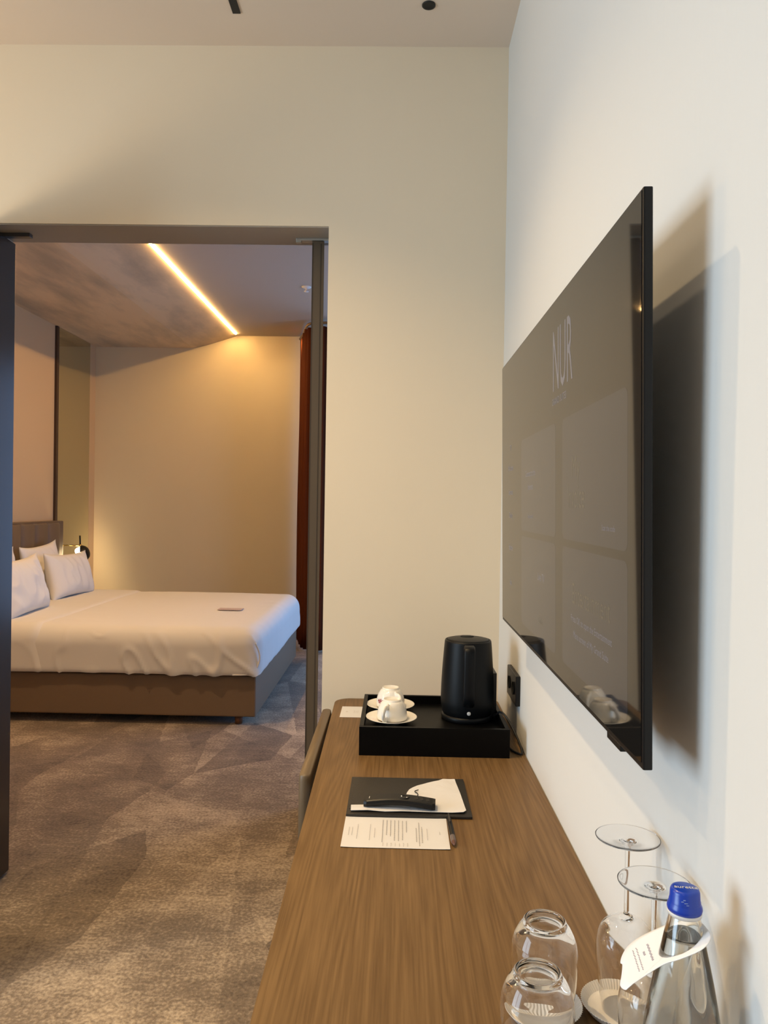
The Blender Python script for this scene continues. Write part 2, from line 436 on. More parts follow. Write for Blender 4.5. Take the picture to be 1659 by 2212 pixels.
while y > 4.7:
    bm = bmesh.new(); W = .245
    pr = [(-3.162+.055*math.sqrt(max(0, 1-(abs(u))**2.0)), u) for u in [i/8 for i in range(-8, 9)]]
    vs = []
    for z, s in ((.3, 1), (1.222, 1), (1.238, .55)):
        vs.append([bm.verts.new((-3.162+(px+3.162)*s, y-W/2+u*W/2*.985, z)) for px, u in pr])
    for a, b in zip(vs, vs[1:]):
        for i in range(16): bm.faces.new((a[i], a[i+1], b[i+1], b[i]))
    bmesh.ops.recalc_face_normals(bm, faces=bm.faces)
    link('headboard_channel', wl(bm), HEADFAB, bed, True)
    y -= W

def soft_box(x0, x1, y0, y1, z0, z1, r, rb, nx, ny, nz, wr=1.0, off=0.0, openx=False):
    bm = bmesh.new(); bmesh.ops.create_cube(bm, size=2)
    bmesh.ops.delete(bm, geom=bm.verts[:], context='VERTS')
    cx, cy, cz = (x0+x1)/2, (y0+y1)/2, (z0+z1)/2; hx, hy, hz = (x1-x0)/2, (y1-y0)/2, (z1-z0)/2
    cache = {}
    def V(i, j, k):
        q = (i, j, k)
        if q in cache: return cache[q]
        p = Vector((-hx+2*hx*i/nx, -hy+2*hy*j/ny, -hz+2*hz*k/nz))
        rr = rb + (r-rb)*min(1, k/nz*1.6)
        rx = rr if (p.x > 0 or not openx) else .0
        ins = Vector((max(-hx+rr, min(hx-rr, p.x)), max(-hy+rr, min(hy-rr, p.y)), max(-hz+rb*.6, min(hz-rr, p.z))))
        d = p-ins
        if d.length > 1e-6:
            nn = d.normalized(); p = ins + nn*(rr if d.length > rr*.3 else d.length)
        else: nn = Vector((0, 0, 1))
        if d.length < 1e-6: nn = Vector((0, 0, 1))
        w = Vector((cx, cy, cz)) + p
        # large soft undulation and fine creases, strongest low on the near side
        a = .006*noise.noise(w*1.7)*wr
        side = 1 if j == 0 or j == ny else 0
        low = max(0, 1-k/nz)
        fr = max(0, min(1, (w.x+2.9)/1.2))
        wx = Vector((w.x*7+w.z*5, w.y*4, w.z*3.2-w.x*2))
        crease = 1-abs(noise.noise(wx))*4
        a += (max(0, crease)**2)*(.0115*(.10+side*(.35+1.1*low)*fr))*wr
        a += .0025*noise.noise(Vector((w.x*2.2, w.y*9, w.z*6)))*wr
        w = w + nn*(a+off)
        cache[q] = bm.verts.new(w); return cache[q]
    def quad(a, b, c, d):
        try: bm.faces.new((a, b, c, d))
        except ValueError: pass
    for i in range(nx):
        for j in range(ny):
            quad(V(i, j, nz), V(i+1, j, nz), V(i+1, j+1, nz), V(i, j+1, nz))
    for i in range(nx):
        for k in range(nz):
            quad(V(i, 0, k), V(i+1, 0, k), V(i+1, 0, k+1), V(i, 0, k+1)); quad(V(i, ny, k), V(i, ny, k+1), V(i+1, ny, k+1), V(i+1, ny, k))
    for j in range(ny):
        for k in range(nz):
            quad(V(0, j, k), V(0, j, k+1), V(0, j+1, k+1), V(0, j+1, k)); quad(V(nx, j, k), V(nx, j+1, k), V(nx, j+1, k+1), V(nx, j, k+1))
    bmesh.ops.recalc_face_normals(bm, faces=bm.faces)
    return bm
duv = thing('duvet', 'smooth white duvet tucked over the bed with a turned-back top', 'duvet', (-2.1, 6.14, .33))
DO = (-2.1, 6.14, .33)
link('duvet_cover', wl(soft_box(-3.13, -.86, 4.885, 6.975, .332, .632, .12, .05, 150, 60, 22), DO), LINEN, duv, True)
link('turned_back_fold', wl(soft_box(-3.12, -2.25, 4.877, 6.983, .336, .641, .11, .05, 60, 60, 22, wr=.6, openx=True), DO), LINEN, duv, True)
link('corner_seam', wl(T(catmull([(-.895, 4.898, .545), (-.872, 4.908, .48), (-.872, 4.910, .42), (-.902, 4.902, .36), (-.945, 4.892, .343), (-1.04, 4.888, .339)], 6), .006, seg=8), DO), LINEN, duv, True)

def pillow_mesh(w, h, T_, seed, nu=48, nv=40):
    bm = bmesh.new(); grid = {}
    for s in (1, -1):
        for i in range(nu+1):
            for j in range(nv+1):
                u = -1+2*i/nu; v = -1+2*j/nv
                if s == -1 and (i in (0, nu) or j in (0, nv)):
                    grid[(s, i, j)] = grid[(1, i, j)]; continue
                x = w/2*u*(1-.09*(1-abs(v)**2.6)); y_ = h/2*v*(1-.13*(1-abs(u)**2.6))
                th = T_/2*((1-abs(u)**3.2)*(1-abs(v)**3.2))**.55
                # heavier below
                th *= 1-.22*v
                q = Vector((x*5+seed*7, y_*5, s*2+seed))
                th += (.014*noise.noise(q*1.3)+.012*(1-abs(noise.noise(Vector((x*9+y_*6, y_*4-x*4, seed*3.1+s))))*3))*(1-abs(u)**6)*(1-abs(v)**6)
                grid[(s, i, j)] = bm.verts.new((x, y_, s*max(th, .004)))
    for s in (1, -1):
        for i in range(nu):
            for j in range(nv):
                f = [grid[(s, i, j)], grid[(s, i+1, j)], grid[(s, i+1, j+1)], grid[(s, i, j+1)]]
                if s == -1: f.reverse()
                try: bm.faces.new(f)
                except ValueError: pass
    return bm
def pillow(label, cx, cy, cz, w, h, th, lean, yaw, seed, roll=0):
    o = link('pillow', pillow_mesh(w, h, th, seed), LINEN, None, True)
    # local x -> +y, local y -> up leaning to -x, local z -> +x
    M = Matrix.Rotation(yaw, 4, 'Z') @ Matrix.Rotation(-lean, 4, 'Y') @ frame((0, 0, 0), (0, 1, 0), (0, 0, 1)) @ Matrix.Rotation(roll, 4, 'Z')
    o.matrix_world = Matrix.Translation((cx, cy, cz)) @ M
    tag(o, label, 'pillow', 'white pillows leaning on the headboard')
pillow('white pillow at the back against the headboard nearest the lamp', -2.975, 6.36, .855, .66, .46, .15, .12, 0, 2.3, .05)
pillow('white pillow at the back against the headboard, mostly hidden by the dark door', -2.975, 5.58, .85, .70, .46, .15, .12, 0, 5.3)
pillow('white front pillow standing below the black dome lamp', -2.775, 6.45, .812, .75, .40, .17, .22, -.04, 3.1, -.02)
pillow('white front pillow nearest the dark door edge', -2.68, 5.40, .820, .78, .44, .19, .22, .05, 8.7, .02)
bm = B(-.09, .09, -.05, .05, 0, .004)
o = link('note_card', bm, PINKPAPER, None); o.location = (-1.25, 5.78, .636); tag(o, 'small pinkish card lying on the white duvet', 'card')

# ---------------------------------------------------------------- desk
DZT = .75
desk = thing('desk', 'long oak desk top with a rounded far corner running along the wall', 'desk', (.08, 1.3, 0))
DK = (.08, 1.3, 0)
poly = [(XR-.002, .2), (XR-.002, YB-.004)]
rr = .055; x0 = -.2085
for k in range(9):
    a = pi/2 + k/8*pi/2; poly.append((x0+rr+rr*cos(a), YB-.004-rr+rr*sin(a)))
poly.append((-.176, .2))
bm = prism(bmesh.new(), poly, DZT-.035, DZT, 'xy')
bmesh.ops.bevel(bm, geom=[e for e in bm.edges if abs(e.verts[0].co.z-DZT) < 1e-5 and abs(e.verts[1].co.z-DZT) < 1e-5], offset=.0015, segments=2, affect='EDGES')
link('desk_top', wl(bm, DK), OAK, desk)
link('apron', wl(B(XR-.05, XR-.03, .3, 2.65, .55, DZT-.035), DK), OAK, desk)
link('side_panel', wl(B(x0+.05, XR-.03, 2.66, 2.69, 0, DZT-.035), DK), OAK, desk)
link('side_panel', wl(B(x0+.05, XR-.03, .27, .30, 0, DZT-.035), DK), OAK, desk)

# chair tucked in from the left
ch = thing('chair', 'bronze brown leather chair tucked against the left edge of the desk', 'chair', (-.05, 2.28, 0))
CH = (-.05, 2.28, 0)
def backrest():
    bm = bmesh.new()
    pl = rrect(-.243, -.2105, 1.955, 2.60, .016, 6)
    lo = [bm.verts.new((x, y, .44)) for x, y in pl]
    rows = [lo]
    for z, s in ((.70, 1), (.735, 1), (.746, .93), (.750, .80)):
        rows.append([bm.verts.new((-.2268+(x+.2268)*s, 2.278+(y-2.278)*(1-(1-s)*.03), z)) for x, y in pl])
    n = len(pl)
    for a, b in zip(rows, rows[1:]):
        for i in range(n): bm.faces.new((a[i], a[(i+1) % n], b[(i+1) % n], b[i]))
    bm.faces.new(rows[-1]); bm.faces.new(lo[::-1])
    return bm
link('backrest', wl(backrest(), CH), BRLEATHER, ch, True)
link('seat', wl(B(-.243, .20, 2.02, 2.54, .40, .47, bev=.025, seg=4), CH), BRLEATHER, ch, True)
for x in (-.222, .17):
    for y in (2.06, 2.50):
        link('leg', wl(LA([(0, 0), (.011, 0), (.016, .40), (0, .40)], 16, (x, y, 0)), CH), WOODLEG, ch, True)

# ---------------------------------------------------------------- tray, kettle, cups
TX0, TX1, TY0, TY1 = -.095, .325, 2.122, 2.492
TC = ((TX0+TX1)/2, (TY0+TY1)/2, DZT)
tr = thing('serving_tray', 'deep black lacquered box tray holding kettle and cups', 'tray', TC)
link('tray_base', wl(B(TX0+.012, TX1-.012, TY0+.012, TY1-.012, DZT, DZT+.055), TC), BLACKWOOD, tr)
bm = bmesh.new()
for a in ((TX0, TX1, TY0, TY0+.012), (TX0, TX1, TY1-.012, TY1), (TX0, TX0+.012, TY0+.012, TY1-.012), (TX1-.012, TX1, TY0+.012, TY1-.012)):
    box(bm, *a, DZT, DZT+.080, bev=.001)
link('tray_rim', wl(bm, TC), BLACKWOOD, tr)
TF = DZT+.055

def cup_mesh():
    outer = smoothprof([(.044, 0), (.0452, .004), (.044, .018), (.040, .034), (.033, .047), (.0265, .053)], 4)
    foot = [(.0265, .053), (.0262, .058), (.0245, .0585), (.0235, .055), (.015, .054), (0, .054)]
    inner = [(0, .049)] + [(max(r-.004, 0), z-.002) for r, z in outer[::-1]][1:-3] + [(.0415, 0)]
    return LA(inner+outer+foot[1:], 56)
def make_cup(label, x, y, rz, logo=False):
    z = TF+.0125
    c = thing('cup', label, 'cup', (x, y, z), rz, 'upside-down white cups')
    link('cup_body', cup_mesh(), PORCELAIN, c, True)
    h = catmull([(.040, 0, .008), (.056, 0, .006), (.066, 0, .017), (.066, 0, .030), (.056, 0, .040), (.038, 0, .041), (.030, 0, .045)], 6)
    link('handle', T(h, .0052, seg=12, flat=1.5), PORCELAIN, c, True)
    return c
def make_saucer(label, x, y):
    s = thing('saucer', label, 'saucer', (x, y, TF), 0, 'white saucers in the tray')
    p = smoothprof([(0, .003), (.02, .003), (.030, 0), (.034, .003), (.055, .009), (.074, .017), (.0755, .019)], 4) + smoothprof([(.0748, .0195), (.055, .0125), (.040, .0080), (.026, .0080), (.024, .0100), (0, .0100)], 4)
    link('saucer_plate', LA(p, 72), PORCELAIN, s, True)
    return s
make_saucer('white saucer under the front cup', -.006, 2.259)
make_saucer('white saucer under the rear cup', -.010, 2.403)
make_cup('upside-down white cup in front with handle towards us', -.004, 2.259, R(-112))
c2 = make_cup('upside-down white cup at the back with a maroon mark', -.010, 2.403, R(-62))
# maroon mark on the rear cup: small curved badge
bm = bmesh.new()
def badge(bm, a0, a1, z0, z1, r0):
    n = 6; rows = []
    for z in (z0, z1):
        rows.append([bm.verts.new(((r0+.0012-(z-.008)*.22)*cos(a0+(a1-a0)*i/n), (r0+.0012-(z-.008)*.22)*sin(a0+(a1-a0)*i/n), z)) for i in range(n+1)])
    for i in range(n): bm.faces.new((rows[0][i], rows[0][i+1], rows[1][i+1], rows[1][i]))
for k, (a, b, z0, z1) in enumerate([(-72, -46, .012, .0165), (-70, -62, .0165, .0195), (-58, -52, .0165, .0215), (-49, -42, .0165, .019), (-66, -54, .008, .0112)]):
    badge(bm, R(a-0), R(b-0), z0, z1, .0447)
link('printed_mark', bm, REDINK, c2)
badge_o = [o for o in c2.children if o.name.startswith('printed_mark')][0]
badge_o.rotation_euler = (0, 0, R(-18)); badge_o.location.z = .006; badge_o.scale = (.985, .985, 1)

kx, ky = .2235, 2.325
kt = thing('kettle', 'tall matt black electric kettle with front handle on its round base', 'kettle', (kx, ky, TF))
link('power_base', LA([(0, 0), (.075, 0), (.078, .003), (.078, .013), (.0745, .017), (0, .017)], 72), BLACKSAT, kt, True)
link('kettle_body', LA([(0, .017), (.072, .017), (.0745, .021)] + smoothprof([(.0770, .032), (.0800, .055), (.0795, .10), (.0770, .15), (.0735, .20), (.0705, .235)], 5) + [(.0690, .2385), (.0665, .2395), (.066, .2375), (.0, .2375)], 80), BLACKSAT, kt, True)
link('kettle_lid', LA([(0, .2425), (.057, .242), (.062, .2405), (.0635, .2375), (0, .2375)], 64), BLACKSAT, kt, True)
bm = LA([(0, .2445), (.020, .2445), (.021, .2425), (0, .2425)], 32); 
for v in bm.verts: v.co.y = v.co.y*.6+.035
link('lid_catch', bm, RUBBER, kt, True)
# handle: flat strap at the front
hp = catmull([(0, -.066, .226), (0, -.086, .227), (0, -.102, .219), (0, -.106, .18), (0, -.105, .12), (0, -.099, .075), (0, -.074, .058)], 6)
bm = bmesh.new(); n = len(hp); W = .0165; rows = []
for i, p in enumerate(hp):
    d = (hp[min(i+1, n-1)]-hp[max(0, i-1)]).normalized(); nn = Vector((1, 0, 0)).cross(d)
    rows.append([bm.verts.new(p+Vector((a*W, 0, 0))+nn*b) for a, b in ((-1, -.004), (-.75, -.0075), (.75, -.0075), (1, -.004), (1, .004), (.75, .0065), (-.75, .0065), (-1, .004))])
for a, b in zip(rows, rows[1:]):
    for k in range(8): bm.faces.new((a[k], a[(k+1) % 8], b[(k+1) % 8], b[k]))
bm.faces.new(rows[0]); bm.faces.new(rows[-1][::-1]); bmesh.ops.recalc_face_normals(bm, faces=bm.faces)
bmesh.ops.rotate(bm, verts=bm.verts, cent=(0, 0, 0), matrix=Matrix.Rotation(R(-2.5), 3, 'Z'))
link('handle', bm, BLACKSAT, kt, True)
bm = bmesh.new(); bmesh.ops.create_uvsphere(bm, u_segments=16, v_segments=10, radius=.0058)
for v in bm.verts: v.co.y *= .3
bmesh.ops.translate(bm, verts=bm.verts, vec=(-.0015, -.0777, .033))
link('indicator', bm, WHITEPL, kt, True)
bx = tag(link('storage_box', B(-.028, .028, -.078, .078, 0, .138, bev=.0015), BLACK, None), 'black upright box behind the kettle in the tray', 'box'); bx.location = (.268, 2.405-.0, TF)
bx.location = (.284, 2.398, TF)

cord_pts = catmull([(.302, 2.31, TF+.010), (.310, 2.29, TF+.022), (.317, 2.275, TF+.033), (.330, 2.25, TF+.028), (.350, 2.215, DZT+.050), (.362, 2.18, DZT+.022), (.364, 2.155, DZT+.0065), (.356, 2.150, DZT+.0045), (.342, 2.175, DZT+.0045), (.335, 2.23, DZT+.0045), (.340, 2.40, DZT+.005), (.345, 2.52, DZT+.006)], 8)
tag(link('power_cord', T(cord_pts, .0032, seg=10), RUBBER, None, True), 'thin black cord looping over the tray side to the desk', 'cord')
so = thing('wall_socket', 'black double socket plate on the wall behind the kettle', 'socket', (XR, 2.352, .902))
link('socket_plate', B(-.014, -.0005, -.088, .088, -.045, .045, bev=.003), BLACK, so)
for y in (-.043, .038):
    bm = bmesh.new(); lathe(bm, [(0, .0), (.019, .0), (.019, .003), (.021, .003)], 28)
    bmesh.ops.rotate(bm, verts=bm.verts, cent=(0, 0, 0), matrix=Matrix.Rotation(-pi/2, 3, 'Y')); bmesh.ops.translate(bm, verts=bm.verts, vec=(-.0142, y, 0))
    link('socket_insert', bm, RUBBER, so, True)

# ---------------------------------------------------------------- things on the desk
cd = thing('note_card', 'small white card with faint print left of the tray', 'card', (-.115, 2.565, DZT))
link('card_sheet', B(-.062, .055, -.066, .066, 0, .0008), PAPER, cd)
bm = bmesh.new()
for k, w in enumerate((.030, .022, .026)): box(bm, -.018+k*.006, -.016+k*.006, -w/2, w/2, .0008, .001)
link('printed_text', bm, LIGHTINK, cd)
link('printed_mark', B(-.045, -.039, -.006, .006, .0008, .001), LIGHTINK, cd)

# folder
FX0, FX1, FY0, FY1 = -.103, .180, 1.701, 1.937
fo = thing('folder', 'black leatherette folder with a sheet tucked inside', 'folder', ((FX0+FX1)/2, (FY0+FY1)/2, DZT), R(0))
FO = ((FX0+FX1)/2, (FY0+FY1)/2, DZT)
link('folder_cover', wl(B(FX0, FX1, FY0, FY1, DZT+.0003, DZT+.0065, bev=.0015), FO), LEATHER, fo)
link('folder_inner', wl(B(FX0+.006, FX1-.016, FY0+.03, FY1-.006, DZT+.0065, DZT+.0078, bev=.0004), FO), LEATHER, fo)
def sheet(poly, z, th, sub=0, amp=0):
    bm = bmesh.new(); vs = [bm.verts.new((x, y, z)) for x, y in poly]; f = bm.faces.new(vs)
    if f.normal.z < 0: f.normal_flip()
    bmesh.ops.triangulate(bm, faces=bm.faces)
    if sub:
        bmesh.ops.subdivide_edges(bm, edges=bm.edges, cuts=sub, use_grid_fill=True)
        for v in bm.verts: v.co.z += amp*(.6+noise.noise(Vector((v.co.x*28, v.co.y*28, 2))))
    r = bmesh.ops.extrude_face_region(bm, geom=bm.faces[:])
    for g in r['geom']:
        if isinstance(g, bmesh.types.BMVert): g.co.z += th
    bmesh.ops.recalc_face_normals(bm, faces=bm.faces)
    return bm
# pixel-free outline measured on the desk plane (metres)
pp = [(-.104, 1.735), (-.105, 1.765), (-.06, 1.768), (-.01, 1.775), (.012, 1.800), (.020, 1.812), (.024, 1.845), (.030, 1.865), (.050, 1.893), (.075, 1.915), (.105, 1.932), (.116, 1.943), (.146, 1.944), (.152, 1.85), (.157, 1.745), (.150, 1.735), (.05, 1.733)]
pp = [(x+.011, y-.019) for x, y in pp]
o = tag(link('paper_bag', sheet(pp, DZT+.0082, .0006, 3, .0022), PAPER, None, False), 'creased white paper bag lying in the black folder under the remote', 'paper bag')
tag(link('string_loop', T(catmull([(x+.011, y-.019, DZT+.0128) for x, y in ((.012, 1.812), (.028, 1.803), (.045, 1.812), (.050, 1.832), (.043, 1.848), (.052, 1.858))], 6), .0011, seg=6), RUBBER, None, True), 'thin dark cord loop on the white paper bag', 'cord')

# remote: arched slim body
rm = thing('remote_control', 'slim black curved remote control on the folder', 'remote', (.0175, 1.742, DZT+.0168), R(-4))
def remote():
    bm = bmesh.new(); n = 24; rows = []
    for i in range(n+1):
        t = i/n; x = -.0815+.163*t
        zc = .007*math.sin(pi*min(1, t*1.05))*(1 if t < .5 else 1)
        w = .0205 + .0010*cos(2*pi*t)
        e = min(1, math.sqrt(max(0, 1-(1-min(t, 1-t)/.03)**2)) if min(t, 1-t) < .03 else 1)
        w *= .8+.2*e
        hh = .0075
        rows.append([bm.verts.new((x, a*w, zc+b)) for a, b in ((-1, hh*.25), (-.94, hh), (-.8, hh*1.25), (.8, hh*1.25), (.94, hh), (1, hh*.25), (.85, -hh*.6), (.5, -hh), (-.5, -hh), (-.85, -hh*.6))])
    for a, b in zip(rows, rows[1:]):
        for k in range(10): bm.faces.new((a[k], a[(k+1) % 10], b[(k+1) % 10], b[k]))
    bm.faces.new(rows[0]); bm.faces.new(rows[-1][::-1]); bmesh.ops.recalc_face_normals(bm, faces=bm.faces)
    return bm
link('remote_body', remote(), BLACK, rm, False)
RZ = lambda x: .007*math.sin(pi*min(1, (x+.0815)/.163*1.05)) + .0092
bm = LA([(.0085, 0), (.0125, 0), (.0125, .0014), (.0085, .0014), (.0085, 0)], 32, (.010, 0, RZ(.01)))
link('button_ring', bm, RUBBER, rm, True)
for x, y in ((.004, .0), (.0165, -.006), (.016, .008)):
    link('button', LA([(0, .0028), (.0014, .0028), (.0016, .001), (.0016, 0)], 12, (x, y, RZ(x)-.0006)), WHITEPL if y != .008 else RUBBER, rm, True)
for x in (.038, .050, .064):
    link('button', B(x-.004, x+.004, -.009, .009, RZ(x)-.0008, RZ(x)+.0008, bev=.0005), RUBBER, rm)
link('brand_mark', B(-.0705, -.0692, -.006, .006, RZ(-.07)-.001, RZ(-.07)+.0004), WHITEPL, rm)

# printed sheet
ps = thing('printed_sheet', 'white printed sheet with small grey text in front of the folder', 'paper', (.0085, 1.625, DZT), R(-.4))
bm = bmesh.new()
nx_, ny_ = 24, 10; g = []
for i in range(nx_+1):
    g.append([bm.verts.new((-.112+.224*i/nx_, -.077+.154*j/ny_, .0006+.0022*max(0, abs(i/nx_*2-1)-.8)*5*.3+.0010*max(0, 1-j/ny_*3))) for j in range(ny_+1)])
for i in range(nx_):
    for j in range(ny_): bm.faces.new((g[i][j], g[i+1][j], g[i+1][j+1], g[i][j+1]))
r = bmesh.ops.extrude_face_region(bm, geom=bm.faces[:])
for q in r['geom']:
    if isinstance(q, bmesh.types.BMVert): q.co.z -= .0004
bmesh.ops.recalc_face_normals(bm, faces=bm.faces)
link('paper_sheet', bm, PAPER, ps)
def lines(rows, mat, w=.0022, z=.0018):
    bm = bmesh.new(); rnd = random.Random(3)
    for x, y0, y1 in rows:
        y = y0
        while y < y1-.002:
            l = min(rnd.uniform(.004, .011), y1-y)
            box(bm, x-w/2, x+w/2, y, y+l, z, z+.0002); y += l+.0016
    return bm
dark = [(-.028+k*.0085, a, b) for k, (a, b) in enumerate([(-.05, .060), (-.015, .060), (-.020, .060), (-.042, .060), (-.043, .060), (-.038, .060), (.0, .058)])]
dark += [(.044, -.045, .022), (.050, -.065, .052), (.056, -.05, .028)]
link('printed_text', lines(dark, INK, .0017), INK, ps)
pale = [(-.055, -.042, .036), (-.045, -.028, .018), (-.100+.0, -.02, .02), (-.093, -.02, .02), (.067, -.035, .020), (-.082, -.035, .035)]
for q in (pale[:2], pale[2:4] + pale[5:], pale[4:5]): link('printed_text', lines(q, LIGHTINK, .0015), LIGHTINK, ps)
link('printed_text', lines([(-.026+k*.0085, -.068, -.053) for k in range(7)], LIGHTINK, .0015), LIGHTINK, ps)
link('printed_mark', lines([(.094, -.006, .006)], LIGHTINK, .0015), LIGHTINK, ps)

# pen
pn = thing('pen', 'black ballpoint pen to the right of the printed sheet', 'pen', (.1275, 1.628, DZT+.0062), R(-90+1))
def rotx(bm):
    bmesh.ops.rotate(bm, verts=bm.verts, cent=(0, 0, 0), matrix=Matrix.Rotation(pi/2, 3, 'Y')); return bm
link('barrel', rotx(LA([(0, -.072), (.0035, -.072), (.0048, -.068), (.0052, -.03), (.0056, .02), (.0054, .03)], 20)), BLACK, pn, True)
link('pen_grip', rotx(LA([(.0056, .030), (.0056, .052), (.0050, .056)], 20)), simple('taupe_plastic', (.12, .095, .09), .4), pn, True)
link('pen_tip', rotx(LA([(.0050, .056), (.0036, .064), (.0010, .071), (0, .0715)], 20)), simple('copper_tip', (.10, .04, .03), .4), pn, True)
link('pen_clip', B(-.072, -.030, -.0015, .0015, .0052, .0078, bev=.0005), GREYMETAL, pn)

# ---------------------------------------------------------------- glasses on coasters
def coaster_mesh():
    bm = bmesh.new(); n = 144; rows = []
    pr = [(0, 0), (.040, 0), (.043, .0008), (.0520, .0130), (.0530, .0132), (.0525, .0138), (.0430, .0040), (.040, .0035), (0, .0035)]
    for r, z in pr:
        if r == 0: rows.append([bm.verts.new((0, 0, z))]); continue
        rib = .0006 if .041 < r else 0
        rows.append([bm.verts.new(((r+rib*(1 if i % 2 else -1))*cos(2*pi*i/n), (r+rib*(1 if i % 2 else -1))*sin(2*pi*i/n), z)) for i in range(n)])
    for a, b in zip(rows, rows[1:]):
        for i in range(n):
            j = (i+1) % n
            if len(a) == 1: bm.faces.new((a[0], b[j], b[i]))
            elif len(b) == 1: bm.faces.new((a[i], a[j], b[0]))
            else: bm.faces.new((a[i], a[j], b[j], b[i]))
    bmesh.ops.recalc_face_normals(bm, faces=bm.faces)
    return bm
CG = 'white ribbed coasters under the glasses'
def coaster(label, x, y):
    o = tag(link('coaster', coaster_mesh(), COASTER, None), label, 'coaster', CG); o.location = (x, y, DZT); return o
def tumbler(label, x, y):
    t = thing('tumbler', label, 'glass', (x, y, DZT+.0036), 0, 'upside-down water tumblers')
    outer = smoothprof([(.0385, 0), (.0420, .018), (.0448, .045), (.0457, .072), (.0437, .094), (.0365, .111), (.0305, .119)], 6)
    inner = smoothprof([(0, .1125), (.018, .1120), (.0265, .1088), (.0350, .1005), (.0418, .091), (.0443, .072), (.0434, .045), (.0407, .018), (.0373, 0)], 6)
    link('tumbler_body', LA(inner + [(.0379, -.0003)] + outer, 80), GLASS, t, True)
    base = smoothprof([(.0305, .119), (.0295, .1225), (.0280, .1245), (.0260, .1240), (.0238, .1212), (.012, .1200), (0, .1200)], 4)
    link('tumbler_base', LA(base, 80), GLASS, t, True)
    return t
def wine(label, x, y):
    t = thing('wine_glass', label, 'glass', (x, y, DZT+.0036), 0, 'upside-down wine glasses')
    bo = smoothprof([(.0310, 0), (.0350, .022), (.0390, .055), (.0405, .080), (.0385, .098), (.0320, .112), (.0200, .121), (.0085, .1255), (.0042, .1290), (.0034, .134)], 6)
    bi = smoothprof([(0, .1205), (.012, .1195), (.0240, .1150), (.0330, .1070), (.0378, .096), (.0395, .080), (.0380, .055), (.0340, .022), (.0301, 0)], 6)
    link('bowl', LA(bi + [(.0306, -.0003)] + bo, 80), GLASS, t, True)
    link('stem', LA([(.0034, .134), (.0030, .160), (.0030, .190), (.0034, .214)], 24), GLASS, t, True)
    ft = smoothprof([(.0034, .214), (.0050, .2215), (.0100, .2262), (.0200, .2280), (.0415, .2312), (.0425, .2318), (.0418, .2324), (.0200, .2298), (.008, .2290), (0, .2288)], 5)
    link('foot', LA(ft, 80), GLASS, t, True)
    t.scale = (1, 1, 1.035)
    return t
coaster('white ribbed coaster under the rear tumbler', .2145, 1.058)
coaster('white ribbed coaster under the front tumbler', .183, .940)
coaster('white ribbed coaster under the rear wine glass by the wall', .3215, 1.062)
coaster('white ribbed coaster under the wine glass beside the bottle', .3170, .936)
tumbler('rear upside-down tumbler farther from the bottle', .2145, 1.058)
tumbler('front upside-down tumbler nearest the bottom edge of the view', .183, .940)
wine('rear upside-down wine glass, farther from us beside the wall', .3280, 1.062)
wine('front upside-down wine glass directly behind the blue-capped bottle', .3220, .934)

# ---------------------------------------------------------------- bottle
bxx, byy = .3165, .823
bo = thing('water_bottle', 'clear glass water bottle with a blue screw cap', 'bottle', (bxx, byy, DZT+.0003))
go = smoothprof([(.040, .004), (.0425, .015), (.0425, .10), (.0405, .135), (.036, .165), (.0295, .200), (.0235, .228), (.0188, .250), (.0158, .264), (.0148, .270)], 6)
gi = [(max(r-.0026, 0), z) for r, z in go]
link('bottle_glass', LA([(0, .0), (.036, .0), (.0395, .002)] + go + [(.0119, .270)] + gi[::-1][1:-2] + [(.030, .008), (0, .010)], 80), BGLASS, bo, True)
wv = [(r+.0004, z) for r, z in gi if .015 <= z <= .244]
wt = LA([(0, .0095), (.030, .0085)] + wv + [(wv[-1][0]-.002, wv[-1][1]+.0002), (0, wv[-1][1])], 72)
link('water', wt, WATER, bo, True)
link('cap_ring', LA([(.0148, .2645), (.0172, .2650), (.0178, .2675), (.0174, .2695), (.0148, .2695)], 60), WHITEPL, bo, True)
capo = link('bottle_cap', LA([(.0150, .2690), (.0176, .2692), (.0182, .2720), (.0179, .2745), (.0166, .2775), (.0162, .2785), (.0163, .2800), (.0157, .2810), (.0153, .2895), (.0142, .2925), (.0120, .2935), (0, .2935)], 72), BLUECAP, bo, True)
# white writing on the cap top and a mark on its side
M = frame((0.0005, -.0005, .2938), (1, -.12, 0), (.12, 1, 0))
text('cap_writing', 'auretta', .0085, WHITEPL, bo, M, .0001)
bm = bmesh.new()
for k, (a, z, w) in enumerate(((-118, .284, .0016), (-112, .286, .0012), (-106, .283, .0018), (-100, .281, .0012), (-108, .2765, .0012))):
    r_ = .0156; x, y = r_*cos(R(a)), r_*sin(R(a)); box(bm, x-w, x+w, y-.0004, y+.0002, z, z+.0008)
link('cap_mark', bm, simple('pale_blue_print', (.25, .35, .7), .4), bo)

